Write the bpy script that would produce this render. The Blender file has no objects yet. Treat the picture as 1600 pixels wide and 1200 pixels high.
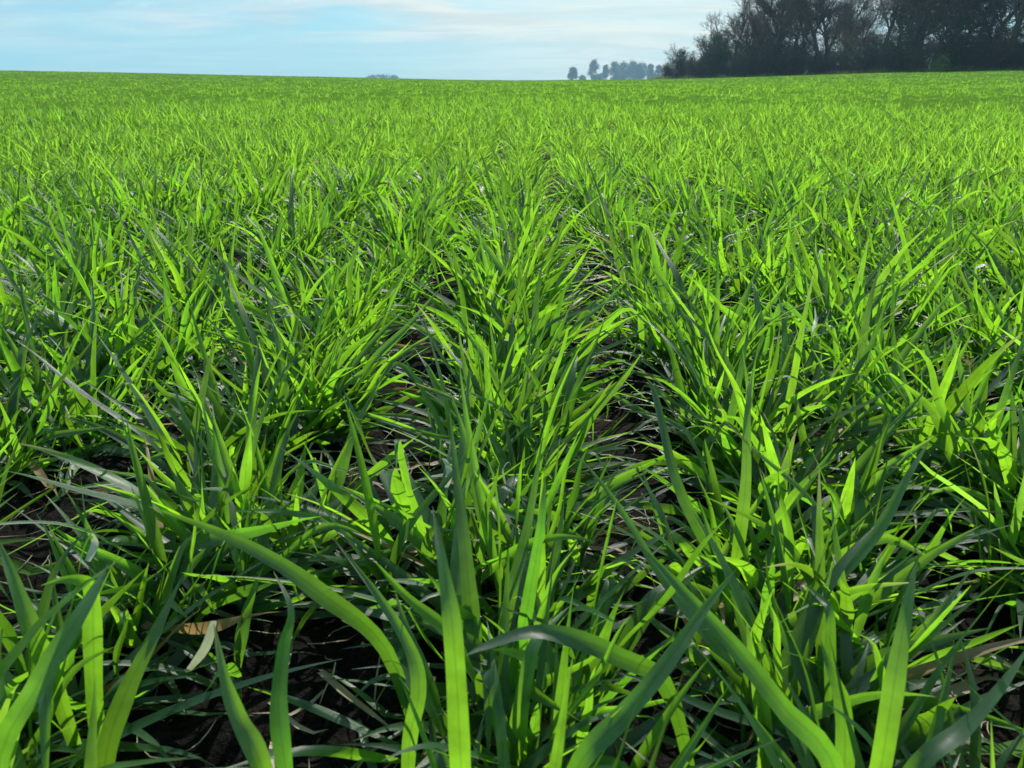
import bpy, math, random
import numpy as np
from mathutils import Vector, Matrix
random.seed(7)
rng = np.random.default_rng(11)
R = math.radians
scene = bpy.context.scene
col = scene.collection

# ------------------------------------------------------------------ camera
CAM_H = 0.34
HFOV = 67.0
F = 800.0 / math.tan(R(HFOV / 2))          # focal length in photo pixels (1600 wide)
HORIZON = 123.0                            # photo row of the level horizon
PITCH = math.atan((600 - HORIZON) / F)     # camera looks down by this
YAW = math.atan(25.0 / F)                  # rows converge a little right of the middle
cam_d = bpy.data.cameras.new('camera')
cam = bpy.data.objects.new('camera', cam_d)
col.objects.link(cam)
cam_d.sensor_width = 36.0
cam_d.lens = 18.0 / math.tan(R(HFOV / 2))
cam_d.clip_start = 0.01
cam_d.clip_end = 20000
cam.location = (0, 0, CAM_H)
cam.rotation_euler = (math.pi / 2 - PITCH, 0, YAW)
cam_d.dof.use_dof = True
cam_d.dof.focus_distance = 0.95
cam_d.dof.aperture_fstop = 24
scene.camera = cam
CAM_M = Matrix.Translation(cam.location) @ cam.rotation_euler.to_matrix().to_4x4()

# ------------------------------------------------------------------ sky and sun
SUN_EL, SUN_AZ = R(40), R(18)
scene.view_settings.view_transform = 'Standard'
scene.view_settings.look = 'None'
scene.view_settings.exposure = 0.5
scene.view_settings.gamma = 1.0
world = bpy.data.worlds.new('World')
scene.world = world
world.use_nodes = True
wt = world.node_tree
wt.nodes.clear()


def node(t, kind, **kw):
    n = t.nodes.new(kind)
    for k, v in kw.items():
        if k in ('inp',):
            for a, b in v.items():
                n.inputs[a].default_value = b
        else:
            setattr(n, k, v)
    return n


def ramp(t, stops, interp='LINEAR'):
    n = t.nodes.new('ShaderNodeValToRGB')
    n.color_ramp.interpolation = interp
    el = n.color_ramp.elements
    while len(el) < len(stops):
        el.new(0.5)
    for e, (p, c) in zip(el, stops):
        e.position = p
        e.color = (c, c, c, 1) if isinstance(c, (int, float)) else (*c, 1)
    return n


def math_node(t, op, a=None, b=None, clamp=False):
    n = t.nodes.new('ShaderNodeMath')
    n.operation = op
    n.use_clamp = clamp
    for i, v in enumerate((a, b)):
        if v is None:
            continue
        if isinstance(v, (int, float)):
            n.inputs[i].default_value = v
        else:
            t.links.new(v, n.inputs[i])
    return n.outputs[0]


def mixrgb(t, fac, a, b, blend='MIX'):
    n = t.nodes.new('ShaderNodeMix')
    n.data_type = 'RGBA'
    n.blend_type = blend
    for i, v in ((0, fac), (6, a), (7, b)):
        if isinstance(v, (int, float)):
            n.inputs[i].default_value = v
        elif isinstance(v, tuple):
            n.inputs[i].default_value = (*v, 1) if len(v) == 3 else v
        else:
            t.links.new(v, n.inputs[i])
    return n.outputs[2]


SKY_STRENGTH = 0.10
sky = node(wt, 'ShaderNodeTexSky', sky_type='NISHITA', sun_disc=False, sun_elevation=SUN_EL,
           sun_rotation=SUN_AZ, altitude=100, air_density=1.0, dust_density=0.6, ozone_density=1.6)
tc = node(wt, 'ShaderNodeTexCoord')
sep = node(wt, 'ShaderNodeSeparateXYZ')
wt.links.new(tc.outputs['Generated'], sep.inputs[0])
zz = math_node(wt, 'ADD', math_node(wt, 'MAXIMUM', sep.outputs[2], 0.0), 0.075)
cx_ = math_node(wt, 'DIVIDE', sep.outputs[0], zz)
cy_ = math_node(wt, 'DIVIDE', sep.outputs[1], zz)
cmb = node(wt, 'ShaderNodeCombineXYZ')
wt.links.new(cx_, cmb.inputs[0]); wt.links.new(cy_, cmb.inputs[1])
def cloud_noise(scale, loc, rot, detail, stops, sc=(0.75, 1.3, 1.0), dist=0.6):
    n = node(wt, 'ShaderNodeTexNoise', inp={'Scale': scale, 'Detail': detail, 'Roughness': 0.6, 'Distortion': dist})
    mp = node(wt, 'ShaderNodeMapping', inp={'Scale': sc, 'Location': loc, 'Rotation': (0, 0, R(rot))})
    wt.links.new(cmb.outputs[0], mp.inputs[0]); wt.links.new(mp.outputs[0], n.inputs['Vector'])
    r = ramp(wt, stops)
    wt.links.new(n.outputs['Fac'], r.inputs[0])
    return r.outputs[0]


veil = cloud_noise(0.46, (3.1, 1.7, 0), -9, 9, [(0.36, 0.0), (0.46, 0.65), (0.56, 1.0)], (0.8, 1.1, 1), 0.9)
streak = cloud_noise(0.75, (8.4, 2.2, 0), -7, 8, [(0.43, 0.0), (0.57, 1.0)], (0.6, 1.2, 1), 0.9)
# the veil of cloud is thicker and warmer round the sun's side
dotn = node(wt, 'ShaderNodeVectorMath', operation='DOT_PRODUCT')
wt.links.new(tc.outputs['Generated'], dotn.inputs[0])
dotn.inputs[1].default_value = (math.sin(R(9)), math.cos(R(9)), 0.06)
glow = ramp(wt, [(0.80, 0.0), (0.92, 0.22), (0.975, 0.75), (1.0, 1.0)])
wt.links.new(dotn.outputs['Value'], glow.inputs[0])
cov = math_node(wt, 'MULTIPLY', veil, math_node(wt, 'ADD', 0.80, math_node(wt, 'MULTIPLY', glow.outputs[0], 0.3)), True)
low = ramp(wt, [(0.0, 0.30), (0.025, 0.50), (0.06, 1.0)])       # cloud thins out to a clear band low down
wt.links.new(sep.outputs[2], low.inputs[0])
cov = math_node(wt, 'MULTIPLY', cov, math_node(wt, 'MAXIMUM', low.outputs[0], math_node(wt, 'MULTIPLY', glow.outputs[0], 0.9)), True)
cov = math_node(wt, 'MAXIMUM', cov, math_node(wt, 'MULTIPLY', glow.outputs[0], 0.72))
cloud_c = mixrgb(wt, glow.outputs[0], (5.1, 6.15, 6.4), (7.1, 7.15, 6.4))
grey_c = mixrgb(wt, glow.outputs[0], (2.9, 4.5, 5.5), (4.3, 5.25, 5.5))
cloud_c = mixrgb(wt, math_node(wt, 'MULTIPLY', streak, math_node(wt, 'SUBTRACT', 0.75, math_node(wt, 'MULTIPLY', glow.outputs[0], 0.3))), cloud_c, grey_c)
skyc = mixrgb(wt, 1.0, sky.outputs[0], (0.50, 0.86, 1.0), 'MULTIPLY')
skyc = mixrgb(wt, 0.62, skyc, (2.0, 4.8, 6.1))
full = mixrgb(wt, cov, skyc, cloud_c)
bg = node(wt, 'ShaderNodeBackground', inp={'Strength': SKY_STRENGTH})
wt.links.new(full, bg.inputs['Color'])
wo = node(wt, 'ShaderNodeOutputWorld')
wt.links.new(bg.outputs[0], wo.inputs['Surface'])

sun_d = bpy.data.lights.new('sun', 'SUN')
sun_d.energy = 5.0
sun_d.angle = R(0.6)
sun_d.color = (1.0, 0.955, 0.87)
sun = bpy.data.objects.new('sun', sun_d)
col.objects.link(sun)
sd = Vector((math.sin(SUN_AZ) * math.cos(SUN_EL), math.cos(SUN_AZ) * math.cos(SUN_EL), math.sin(SUN_EL)))
sun.rotation_euler = sd.to_track_quat('Z', 'Y').to_euler()
sun.location = (3, 8, 6)


# ------------------------------------------------------------------ helpers
def mat(name):
    m = bpy.data.materials.new(name)
    m.use_nodes = True
    t = m.node_tree
    t.nodes.clear()
    return m, t, t.nodes.new('ShaderNodeOutputMaterial')


def tag(o, label=None, cat=None, group=None, kind=None):
    if label: o['label'] = label
    if cat: o['category'] = cat
    if group: o['group'] = group
    if kind: o['kind'] = kind
    return o


def link(name, me, parent=None, loc=None):
    o = bpy.data.objects.new(name, me)
    col.objects.link(o)
    if parent is not None:
        o.parent = parent
    if loc is not None:
        o.location = loc
    return o


def make_mesh(name, V, Q, mats, attr=None, smooth=True, T=None, mi=None):
    """V (n,3); Q (m,4) quads; T (k,3) tris; attr (n,3) stored as point vector 'blade'"""
    me = bpy.data.meshes.new(name)
    Q = np.asarray(Q, dtype=np.int32).reshape(-1, 4)
    T = np.zeros((0, 3), np.int32) if T is None else np.asarray(T, dtype=np.int32).reshape(-1, 3)
    nl = Q.size + T.size
    me.vertices.add(len(V)); me.loops.add(nl); me.polygons.add(len(Q) + len(T))
    me.vertices.foreach_set('co', np.asarray(V, dtype=np.float32).ravel())
    me.loops.foreach_set('vertex_index', np.concatenate([Q.ravel(), T.ravel()]))
    st = np.concatenate([np.arange(len(Q)) * 4, Q.size + np.arange(len(T)) * 3]).astype(np.int32)
    me.polygons.foreach_set('loop_start', st)
    if mi is not None:
        me.polygons.foreach_set('material_index', np.asarray(mi, dtype=np.int32))
    me.update(calc_edges=True)
    if smooth:
        me.polygons.foreach_set('use_smooth', np.ones(len(Q) + len(T), dtype=bool))
    if attr is not None:
        a = me.attributes.new('blade', 'FLOAT_VECTOR', 'POINT')
        a.data.foreach_set('vector', np.asarray(attr, dtype=np.float32).ravel())
    for m in (mats if isinstance(mats, (list, tuple)) else [mats]):
        me.materials.append(m)
    return me


def hash2(ix, iy, s):
    h = (ix.astype(np.int64) * 374761393 + iy.astype(np.int64) * 668265263 + s * 1442695041) & 0xffffffff
    h = ((h ^ (h >> 13)) * 1274126177) & 0xffffffff
    return ((h ^ (h >> 16)) & 0xffff) / 65535.0


def vnoise(x, y, s=0):
    ix, iy = np.floor(x), np.floor(y)
    fx, fy = x - ix, y - iy
    fx = fx * fx * (3 - 2 * fx); fy = fy * fy * (3 - 2 * fy)
    a = hash2(ix, iy, s); b = hash2(ix + 1, iy, s); c = hash2(ix, iy + 1, s); d = hash2(ix + 1, iy + 1, s)
    return (a * (1 - fx) + b * fx) * (1 - fy) + (c * (1 - fx) + d * fx) * fy


def sstep(a, b, x):
    t = np.clip((x - a) / (b - a), 0, 1)
    return t * t * (3 - 2 * t)


# ------------------------------------------------------------------ terrain shape
_px = np.array([-900, 0, 250, 500, 620, 700, 800, 900, 1000, 1100, 1250, 1400, 1600, 2500.])
_up = np.array([15, 12, 9, 4.5, 2.2, 0.0, -1.2, -0.3, 0.4, 3.0, 7.5, 12, 15, 17.])
_az = np.arctan((_px - 825) / (F * 1.075))
_el = _up / (F * 1.15)


def terrain(x, y):
    x = np.asarray(x, float); y = np.asarray(y, float)
    r = np.hypot(x, y) + 1e-9
    az = np.arctan2(x, y)
    e = np.interp(az, _az, _el)
    e = np.where(np.abs(az) > 1.2, 0.006, e)
    z = e * 170 * sstep(12, 170, r)
    z = z - np.clip(r - 190, 0, None) * 0.006
    z = np.maximum(z, -3 - 0.002 * r)
    z = z + 0.05 * (vnoise(x / 9, y / 9, 5) - 0.5) * sstep(3, 12, r)
    return z


def clods(x, y):
    r = np.hypot(x, y)
    k = 1 - sstep(4, 7, r)
    n = 0.022 * (vnoise(x / .07, y / .07, 1) - .5) + 0.014 * (vnoise(x / .03, y / .03, 2) - .5) + 0.008 * (vnoise(x / .013, y / .013, 3) - .5)
    return k * n


ROW = 0.211
ROW0 = -0.028

# ------------------------------------------------------------------ materials
# soil
M_soil, t, out = mat('dark_soil')
co = node(t, 'ShaderNodeTexCoord')
n1 = node(t, 'ShaderNodeTexNoise', inp={'Scale': 14.0, 'Detail': 9.0, 'Roughness': 0.68})
n2 = node(t, 'ShaderNodeTexNoise', inp={'Scale': 160.0, 'Detail': 4.0, 'Roughness': 0.7})
t.links.new(co.outputs['Object'], n1.inputs['Vector']); t.links.new(co.outputs['Object'], n2.inputs['Vector'])
r1 = ramp(t, [(0.3, (0.0025, 0.0022, 0.002)), (0.55, (0.0065, 0.0055, 0.0048)), (0.78, (0.024, 0.019, 0.014))])
t.links.new(n1.outputs['Fac'], r1.inputs[0])
r2 = ramp(t, [(0.42, 0.45), (0.66, 2.2)])
t.links.new(n2.outputs['Fac'], r2.inputs[0])
cc = mixrgb(t, 1.0, r1.outputs[0], r2.outputs[0], 'MULTIPLY')
bmp = node(t, 'ShaderNodeBump', inp={'Strength': 0.9, 'Distance': 0.006})
t.links.new(n2.outputs['Fac'], bmp.inputs['Height'])
p = node(t, 'ShaderNodeBsdfPrincipled', inp={'Roughness': 0.95, 'Specular IOR Level': 0.08})
t.links.new(cc, p.inputs['Base Color']); t.links.new(bmp.outputs[0], p.inputs['Normal'])
t.links.new(p.outputs[0], out.inputs[0])


def leaf_material(name, refl, refl2, trans, trans2, tip=(0.42, 0.38, 0.16), tip_amt=1.0, mixf=0.5, gloss=0.55, veins=True, rough=0.42):
    m, t, out = mat(name)
    at = node(t, 'ShaderNodeAttribute', attribute_name='blade')
    s = node(t, 'ShaderNodeSeparateXYZ')
    t.links.new(at.outputs['Vector'], s.inputs[0])
    across, along, rnd = s.outputs
    # per-blade tint
    rc = mixrgb(t, rnd, refl, refl2)
    tcx = mixrgb(t, rnd, trans, trans2)
    geo = node(t, 'ShaderNodeNewGeometry')
    nn = node(t, 'ShaderNodeTexNoise', inp={'Scale': 55.0, 'Detail': 4.0, 'Roughness': 0.6})
    t.links.new(geo.outputs['Position'], nn.inputs['Vector'])
    mott = ramp(t, [(0.3, 0.74), (0.7, 1.22)])
    t.links.new(nn.outputs['Fac'], mott.inputs[0])
    rc = mixrgb(t, 1.0, rc, mott.outputs[0], 'MULTIPLY')
    tcx = mixrgb(t, 1.0, tcx, mott.outputs[0], 'MULTIPLY')
    hgt = None
    if veins:
        wv = math_node(t, 'SINE', math_node(t, 'ADD', math_node(t, 'MULTIPLY', across, 92.0), math_node(t, 'MULTIPLY', nn.outputs['Fac'], 7.0)))
        vr = ramp(t, [(0.0, 0.86), (1.0, 1.09)])
        t.links.new(math_node(t, 'ADD', math_node(t, 'MULTIPLY', wv, 0.5), 0.5), vr.inputs[0])
        rc = mixrgb(t, 1.0, rc, vr.outputs[0], 'MULTIPLY')
        tcx = mixrgb(t, 1.0, tcx, vr.outputs[0], 'MULTIPLY')
        mid = math_node(t, 'ABSOLUTE', math_node(t, 'SUBTRACT', across, 0.5))
        mr = ramp(t, [(0.0, 0.74), (0.04, 0.88), (0.09, 1.0)])
        t.links.new(mid, mr.inputs[0])
        tcx = mixrgb(t, 1.0, tcx, mr.outputs[0], 'MULTIPLY')
        hgt = math_node(t, 'ADD', wv, math_node(t, 'MULTIPLY', nn.outputs['Fac'], 2.0))
    # some older blades are thicker and let less light through
    h2 = math_node(t, 'FRACT', math_node(t, 'MULTIPLY', rnd, 17.31))
    old = ramp(t, [(0.26, 0.55), (0.40, 0.94), (1.0, 1.14)])
    t.links.new(h2, old.inputs[0])
    tcx = mixrgb(t, 1.0, tcx, old.outputs[0], 'MULTIPLY')
    # yellowed tips on some blades
    sel = ramp(t, [(0.70, 0.0), (0.92, 1.0)])
    t.links.new(rnd, sel.inputs[0])
    tr = ramp(t, [(0.78, 0.0), (0.95, 1.0)])
    t.links.new(along, tr.inputs[0])
    tf = math_node(t, 'MULTIPLY', math_node(t, 'MULTIPLY', sel.outputs[0], tr.outputs[0]), tip_amt, True)
    rc = mixrgb(t, tf, rc, tip)
    tcx = mixrgb(t, tf, tcx, tip)
    dead = math_node(t, 'GREATER_THAN', rnd, 1.1)
    rc = mixrgb(t, dead, rc, (0.30, 0.21, 0.10))
    tcx = mixrgb(t, dead, tcx, (0.30, 0.20, 0.08))
    p = node(t, 'ShaderNodeBsdfPrincipled', inp={'Roughness': rough, 'Specular IOR Level': gloss})
    t.links.new(rc, p.inputs['Base Color'])
    tl = node(t, 'ShaderNodeBsdfTranslucent')
    t.links.new(tcx, tl.inputs['Color'])
    if hgt is not None:
        b = node(t, 'ShaderNodeBump', inp={'Strength': 0.25, 'Distance': 0.0004})
        t.links.new(hgt, b.inputs['Height'])
        t.links.new(b.outputs[0], p.inputs['Normal'])
    mx = node(t, 'ShaderNodeMixShader', inp={0: mixf})
    t.links.new(p.outputs[0], mx.inputs[1]); t.links.new(tl.outputs[0], mx.inputs[2])
    t.links.new(mx.outputs[0], out.inputs[0])
    return m


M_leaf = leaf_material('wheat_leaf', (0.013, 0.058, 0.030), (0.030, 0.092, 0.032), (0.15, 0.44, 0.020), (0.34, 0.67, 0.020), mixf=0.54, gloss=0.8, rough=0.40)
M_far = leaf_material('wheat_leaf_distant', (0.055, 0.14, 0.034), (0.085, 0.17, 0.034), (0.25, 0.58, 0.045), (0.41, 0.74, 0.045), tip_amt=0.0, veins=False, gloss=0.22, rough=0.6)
M_canopy = leaf_material('wheat_canopy', (0.11, 0.235, 0.035), (0.14, 0.27, 0.035), (0.28, 0.58, 0.04), (0.36, 0.64, 0.04), tip_amt=0.0, veins=False, gloss=0.0, rough=0.9)
M_stem = leaf_material('wheat_stem', (0.04, 0.10, 0.03), (0.07, 0.13, 0.04), (0.14, 0.36, 0.03), (0.2, 0.4, 0.04), tip_amt=0.0, mixf=0.3, veins=False)
M_dry = leaf_material('withered_leaf', (0.46, 0.52, 0.40), (0.55, 0.54, 0.40), (0.4, 0.46, 0.26), (0.45, 0.45, 0.25), tip_amt=0.0, mixf=0.35, veins=True, gloss=0.3)
M_straw = leaf_material('pale_straw', (0.13, 0.105, 0.07), (0.34, 0.29, 0.20), (0.15, 0.12, 0.08), (0.15, 0.12, 0.08), tip_amt=0.0, mixf=0.15, gloss=0.3)


# ------------------------------------------------------------------ the ground sheet
def build_ground():
    nr, na = 430, 640
    rr = 0.06 * (1500 / 0.06) ** (np.arange(nr) / (nr - 1))
    aa = np.arange(na) / na * 2 * np.pi
    rr[0] = 0.001
    rg, ag = np.meshgrid(rr, aa, indexing='ij')
    x = rg * np.sin(ag); y = rg * np.cos(ag)
    z = terrain(x, y) + clods(x, y)
    V = np.stack([x, y, z], -1).reshape(-1, 3)
    i, j = np.meshgrid(np.arange(nr - 1), np.arange(na), indexing='ij')
    j2 = (j + 1) % na
    Q = np.stack([i * na + j, i * na + j2, (i + 1) * na + j2, (i + 1) * na + j], -1).reshape(-1, 4)
    Q = Q[:, ::-1]
    return link('ground', make_mesh('ground', V, Q, M_soil))


tag(build_ground(), 'dark bare soil of the field under the wheat rows', 'ground', kind='structure')


# ------------------------------------------------------------------ wheat blades
def blades(base, az, tilt, bend, length, width, nseg=10, ncross=3, pw=1.3, azc=None, tw0=None, tw1=None,
           fold=None, kink=None, k0=None, rnd=None, floor=True, wob=None):
    """arrays of N blades -> V (N,(nseg+1),ncross,3), attr; a curved, twisted, folded tapering strip each"""
    N = len(az)
    z0 = np.zeros(N)
    azc = z0 if azc is None else azc
    tw0 = z0 if tw0 is None else tw0
    tw1 = z0 if tw1 is None else tw1
    fold = z0 + .12 if fold is None else fold
    kink = z0 if kink is None else kink
    k0 = z0 + .7 if k0 is None else k0
    rnd = rng.random(N) if rnd is None else rnd
    wob = z0 if wob is None else wob
    tt = np.linspace(0, 1, nseg + 1)
    t = tt[None, :]
    th = tilt[:, None] + bend[:, None] * t ** pw + kink[:, None] * sstep(k0[:, None], k0[:, None] + .07, t)
    th = th + wob[:, None] * np.sin(t * 9 + rnd[:, None] * 30) * .14
    a = az[:, None] + azc[:, None] * t
    T = np.stack([np.sin(a) * np.sin(th), np.cos(a) * np.sin(th), np.cos(th)], -1)
    step = length[:, None, None] / nseg
    P = np.concatenate([np.zeros((N, 1, 3)), np.cumsum((T[:, 1:] + T[:, :-1]) * .5 * step, 1)], 1) + base[:, None, :]
    if floor:
        g = terrain(P[:, :, 0], P[:, :, 1]) + clods(P[:, :, 0], P[:, :, 1])
        P[:, :, 2] = np.maximum(P[:, :, 2], g + .004 + .012 * rnd[:, None])
    S0 = np.stack([np.cos(a), -np.sin(a), np.zeros_like(a)], -1)
    N0 = np.cross(S0, T)
    tw = (tw0[:, None] + tw1[:, None] * t)[..., None]
    S = S0 * np.cos(tw) + N0 * np.sin(tw)
    Nn = np.cross(S, T)
    prof = np.clip(.52 + t / .28 * .48, 0, 1) * np.clip(1 - t ** 1.9, 0, 1) ** .95
    prof = prof * (1 + wob[:, None] * .06 * np.sin(t * 23 + rnd[:, None] * 40))
    w = width[:, None] * np.maximum(prof, .015)
    u = np.linspace(-1, 1, ncross) if ncross > 1 else np.zeros(1)
    V = P[:, :, None, :] + S[:, :, None, :] * (w[:, :, None] * .5 * u[None, None, :])[..., None]
    V = V + Nn[:, :, None, :] * ((np.abs(u)[None, None, :] ** 1.3) * (fold[:, None] * w)[:, :, None])[..., None]
    A = np.stack(np.broadcast_arrays((u * .5 + .5)[None, None, :], tt[None, :, None], rnd[:, None, None]), -1)
    return V, A


def strip_faces(N, nseg, ncross):
    b = (np.arange(N) * (nseg + 1) * ncross)[:, None, None]
    i = np.arange(nseg)[None, :, None]
    j = np.arange(ncross - 1)[None, None, :]
    v = b + i * ncross + j
    return np.stack([v, v + 1, v + ncross + 1, v + ncross], -1).reshape(-1, 4)


def tuft_params(cx, cy, cz, ntil, nb, scale, spread=1.0):
    """blade parameters of many tufts at once; returns dict of (ntuft*ntil*nb) arrays and sheath params"""
    n = len(cx)
    tot = n * ntil
    sx = np.repeat(cx, ntil) + rng.normal(0, .0185, tot) * spread
    sy = np.repeat(cy, ntil) + rng.uniform(-.042, .042, tot) * spread
    sz = np.repeat(cz, ntil)
    sc = np.repeat(scale, ntil) * rng.uniform(.8, 1.18, tot)
    # tillers fan out from the row's line, to all sides
    off = (sx - np.repeat(cx, ntil))
    taz = np.arctan2(off * 1.6 + rng.normal(0, .018, tot), rng.normal(0, .017, tot))
    ttl = np.abs(rng.normal(.10, .36, tot))
    slen = rng.uniform(.018, .05, tot) * sc
    top = np.stack([sx + np.sin(taz) * np.sin(ttl) * slen, sy + np.cos(taz) * np.sin(ttl) * slen, sz + np.cos(ttl) * slen], -1)
    root = np.stack([sx, sy, sz - .01], -1)
    # blades: one young and upright, the older ones splayed, the lowest nearly lying down
    M = tot * nb
    kblade = np.tile(np.arange(nb), tot)
    rep = lambda q: np.repeat(q, nb, axis=0)
    b_root, b_top = rep(root), rep(top)
    fr = np.where(kblade == 0, 1.0, np.maximum(.04, 1 - .24 * kblade))[:, None]
    base = b_root * (1 - fr) + b_top * fr
    young = kblade == 0
    lowest = kblade >= 3
    az = np.where(young, rep(taz) + rng.normal(0, .5, M), rep(taz) + rng.normal(0, .9, M) + np.where(kblade == 2, np.pi * .8, 0))
    az = np.where(lowest, rng.choice([-1, 1], M) * rng.normal(1.57, .75, M), az)
    tilt = np.where(young, np.abs(rng.normal(.08, .10, M)) + rep(ttl) * .9, rng.uniform(.25, .80, M))
    tilt = np.where(lowest, rng.uniform(.70, 1.30, M), tilt)
    bend = np.where(young, np.abs(rng.normal(.12, .20, M)), rng.uniform(.1, .95, M))
    bend = np.where(lowest, rng.uniform(.1, .75, M), bend)
    length = np.where(young, rng.uniform(.066, .135, M), rng.uniform(.072, .150, M)) * rep(sc)
    length = np.where(lowest, rng.uniform(.075, .16, M) * rep(sc), length)
    length = np.where(rng.random(M) < .08, length * 1.25, length)
    width = np.where(young, rng.uniform(.0060, .0104, M), rng.uniform(.0066, .0118, M)) * rep(sc) ** .5
    kk = (rng.random(M) < .12)
    kink = np.where(kk, rng.uniform(.5, 2.2, M), 0)
    k0 = rng.uniform(.45, .85, M)
    tw0 = rng.normal(0, .45, M)
    tw1 = np.where(rng.random(M) < .4, rng.normal(0, 1.8, M), rng.normal(0, .5, M))
    azc = rng.normal(0, .35, M)
    fold = rng.uniform(.05, .2, M)
    rnd = np.clip(rep(rng.random(tot)) * .5 + rng.random(M) * .5, 0, 1)
    rnd = np.where(lowest & (rng.random(M) < .035), 1.4, rnd)         # a few dead lower leaves
    return dict(base=base, az=az, tilt=tilt, bend=bend, length=length, width=width, azc=azc, tw0=tw0, tw1=tw1,
                fold=fold, kink=kink, k0=k0, rnd=rnd, wob=(rng.random(M) < .5) * 1.0), (root, top, sc)


def in_view(x, y, margin):
    # inside the wedge the lens covers, widened so that a step to the side still sees wheat
    return (y > -.05) & (np.abs(x) < (y * .80 + margin))


# all tuft places, row by row
def row_places(y0, y1, pitch, halfw, jit, row_step=1):
    X, Y, K = [], [], []
    kmax = int(halfw / ROW) + 2
    for k in range(-kmax, kmax + 1, row_step):
        yy = np.arange(y0, y1, pitch)
        yy = yy + rng.uniform(-.38, .38, len(yy)) * pitch
        xx = ROW0 + k * ROW + rng.normal(0, jit, len(yy))
        X.append(xx); Y.append(yy); K.append(np.full(len(yy), k))
    return np.concatenate(X), np.concatenate(Y), np.concatenate(K)


X, Y, K = row_places(-.10, 4.2, .054, 4.6, .022)
gapn = vnoise(X * 4 + 7, Y * 4, 9)
keep = in_view(X, Y, .55) & (gapn > .10)
# nothing may grow into the lens
keep &= ~((np.abs(X) < .11) & (Y < .13))
X, Y, K = X[keep], Y[keep], K[keep]
D = np.hypot(X, Y)
# in the picture?
ca, sa = math.cos(YAW), math.sin(YAW)


def project(x, y, z):
    v = CAM_M.inverted() @ Vector((x, y, z))
    if v.z > -1e-3:
        return None
    return 800 + F * v.x / -v.z, 600 - F * v.y / -v.z


vis = []
for a, b in zip(X, Y):
    q = project(a, b, .07)
    vis.append(q is not None and -110 < q[0] < 1710 and q[1] < 1420)
vis = np.array(vis)
order = np.argsort(np.where(vis, D, 1e6))
NEAR = 300
near = order[:NEAR]
isnear = np.zeros(len(X), bool); isnear[near] = True
PARTS = 84                              # the nearest plants show every blade as a part of its own

side_words = {0: 'the middle row', 1: 'the first row right of the middle', -1: 'the first row left of the middle',
              2: 'the second row right of the middle', -2: 'the second row left of the middle',
              3: 'the third row right of the middle', -3: 'the third row left of the middle',
              4: 'the fourth row right of the middle', -4: 'the fourth row left of the middle',
              5: 'the fifth row right of the middle', -5: 'the fifth row left of the middle',
              6: 'the sixth row right of the middle', -6: 'the sixth row left of the middle',
              7: 'the seventh row right of the middle', -7: 'the seventh row left of the middle',
              8: 'the eighth row right of the middle', -8: 'the eighth row left of the middle'}
ordinal = ['nearest', 'second nearest', 'third nearest', 'fourth nearest', 'fifth nearest', 'sixth nearest']


def tube(P0, P1, r0, r1, n=6, seg=3):
    d = P1 - P0
    L = np.linalg.norm(d); d = d / L
    a = np.cross(d, [1., 0, 0]); a /= np.linalg.norm(a); b = np.cross(d, a)
    ts = np.linspace(0, 1, seg + 1)
    ang = np.arange(n) / n * 2 * np.pi
    V = []
    for s in ts:
        r = r0 + (r1 - r0) * s
        V.append(P0 + d * L * s + r * (np.cos(ang)[:, None] * a + np.sin(ang)[:, None] * b))
    V = np.concatenate(V)
    i, j = np.meshgrid(np.arange(seg), np.arange(n), indexing='ij')
    j2 = (j + 1) % n
    Q = np.stack([i * n + j, i * n + j2, (i + 1) * n + j2, (i + 1) * n + j], -1).reshape(-1, 4)
    A = np.stack([np.full(len(V), .25), np.repeat(ts, n), np.full(len(V), .5)], -1)
    return V, Q, A


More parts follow.
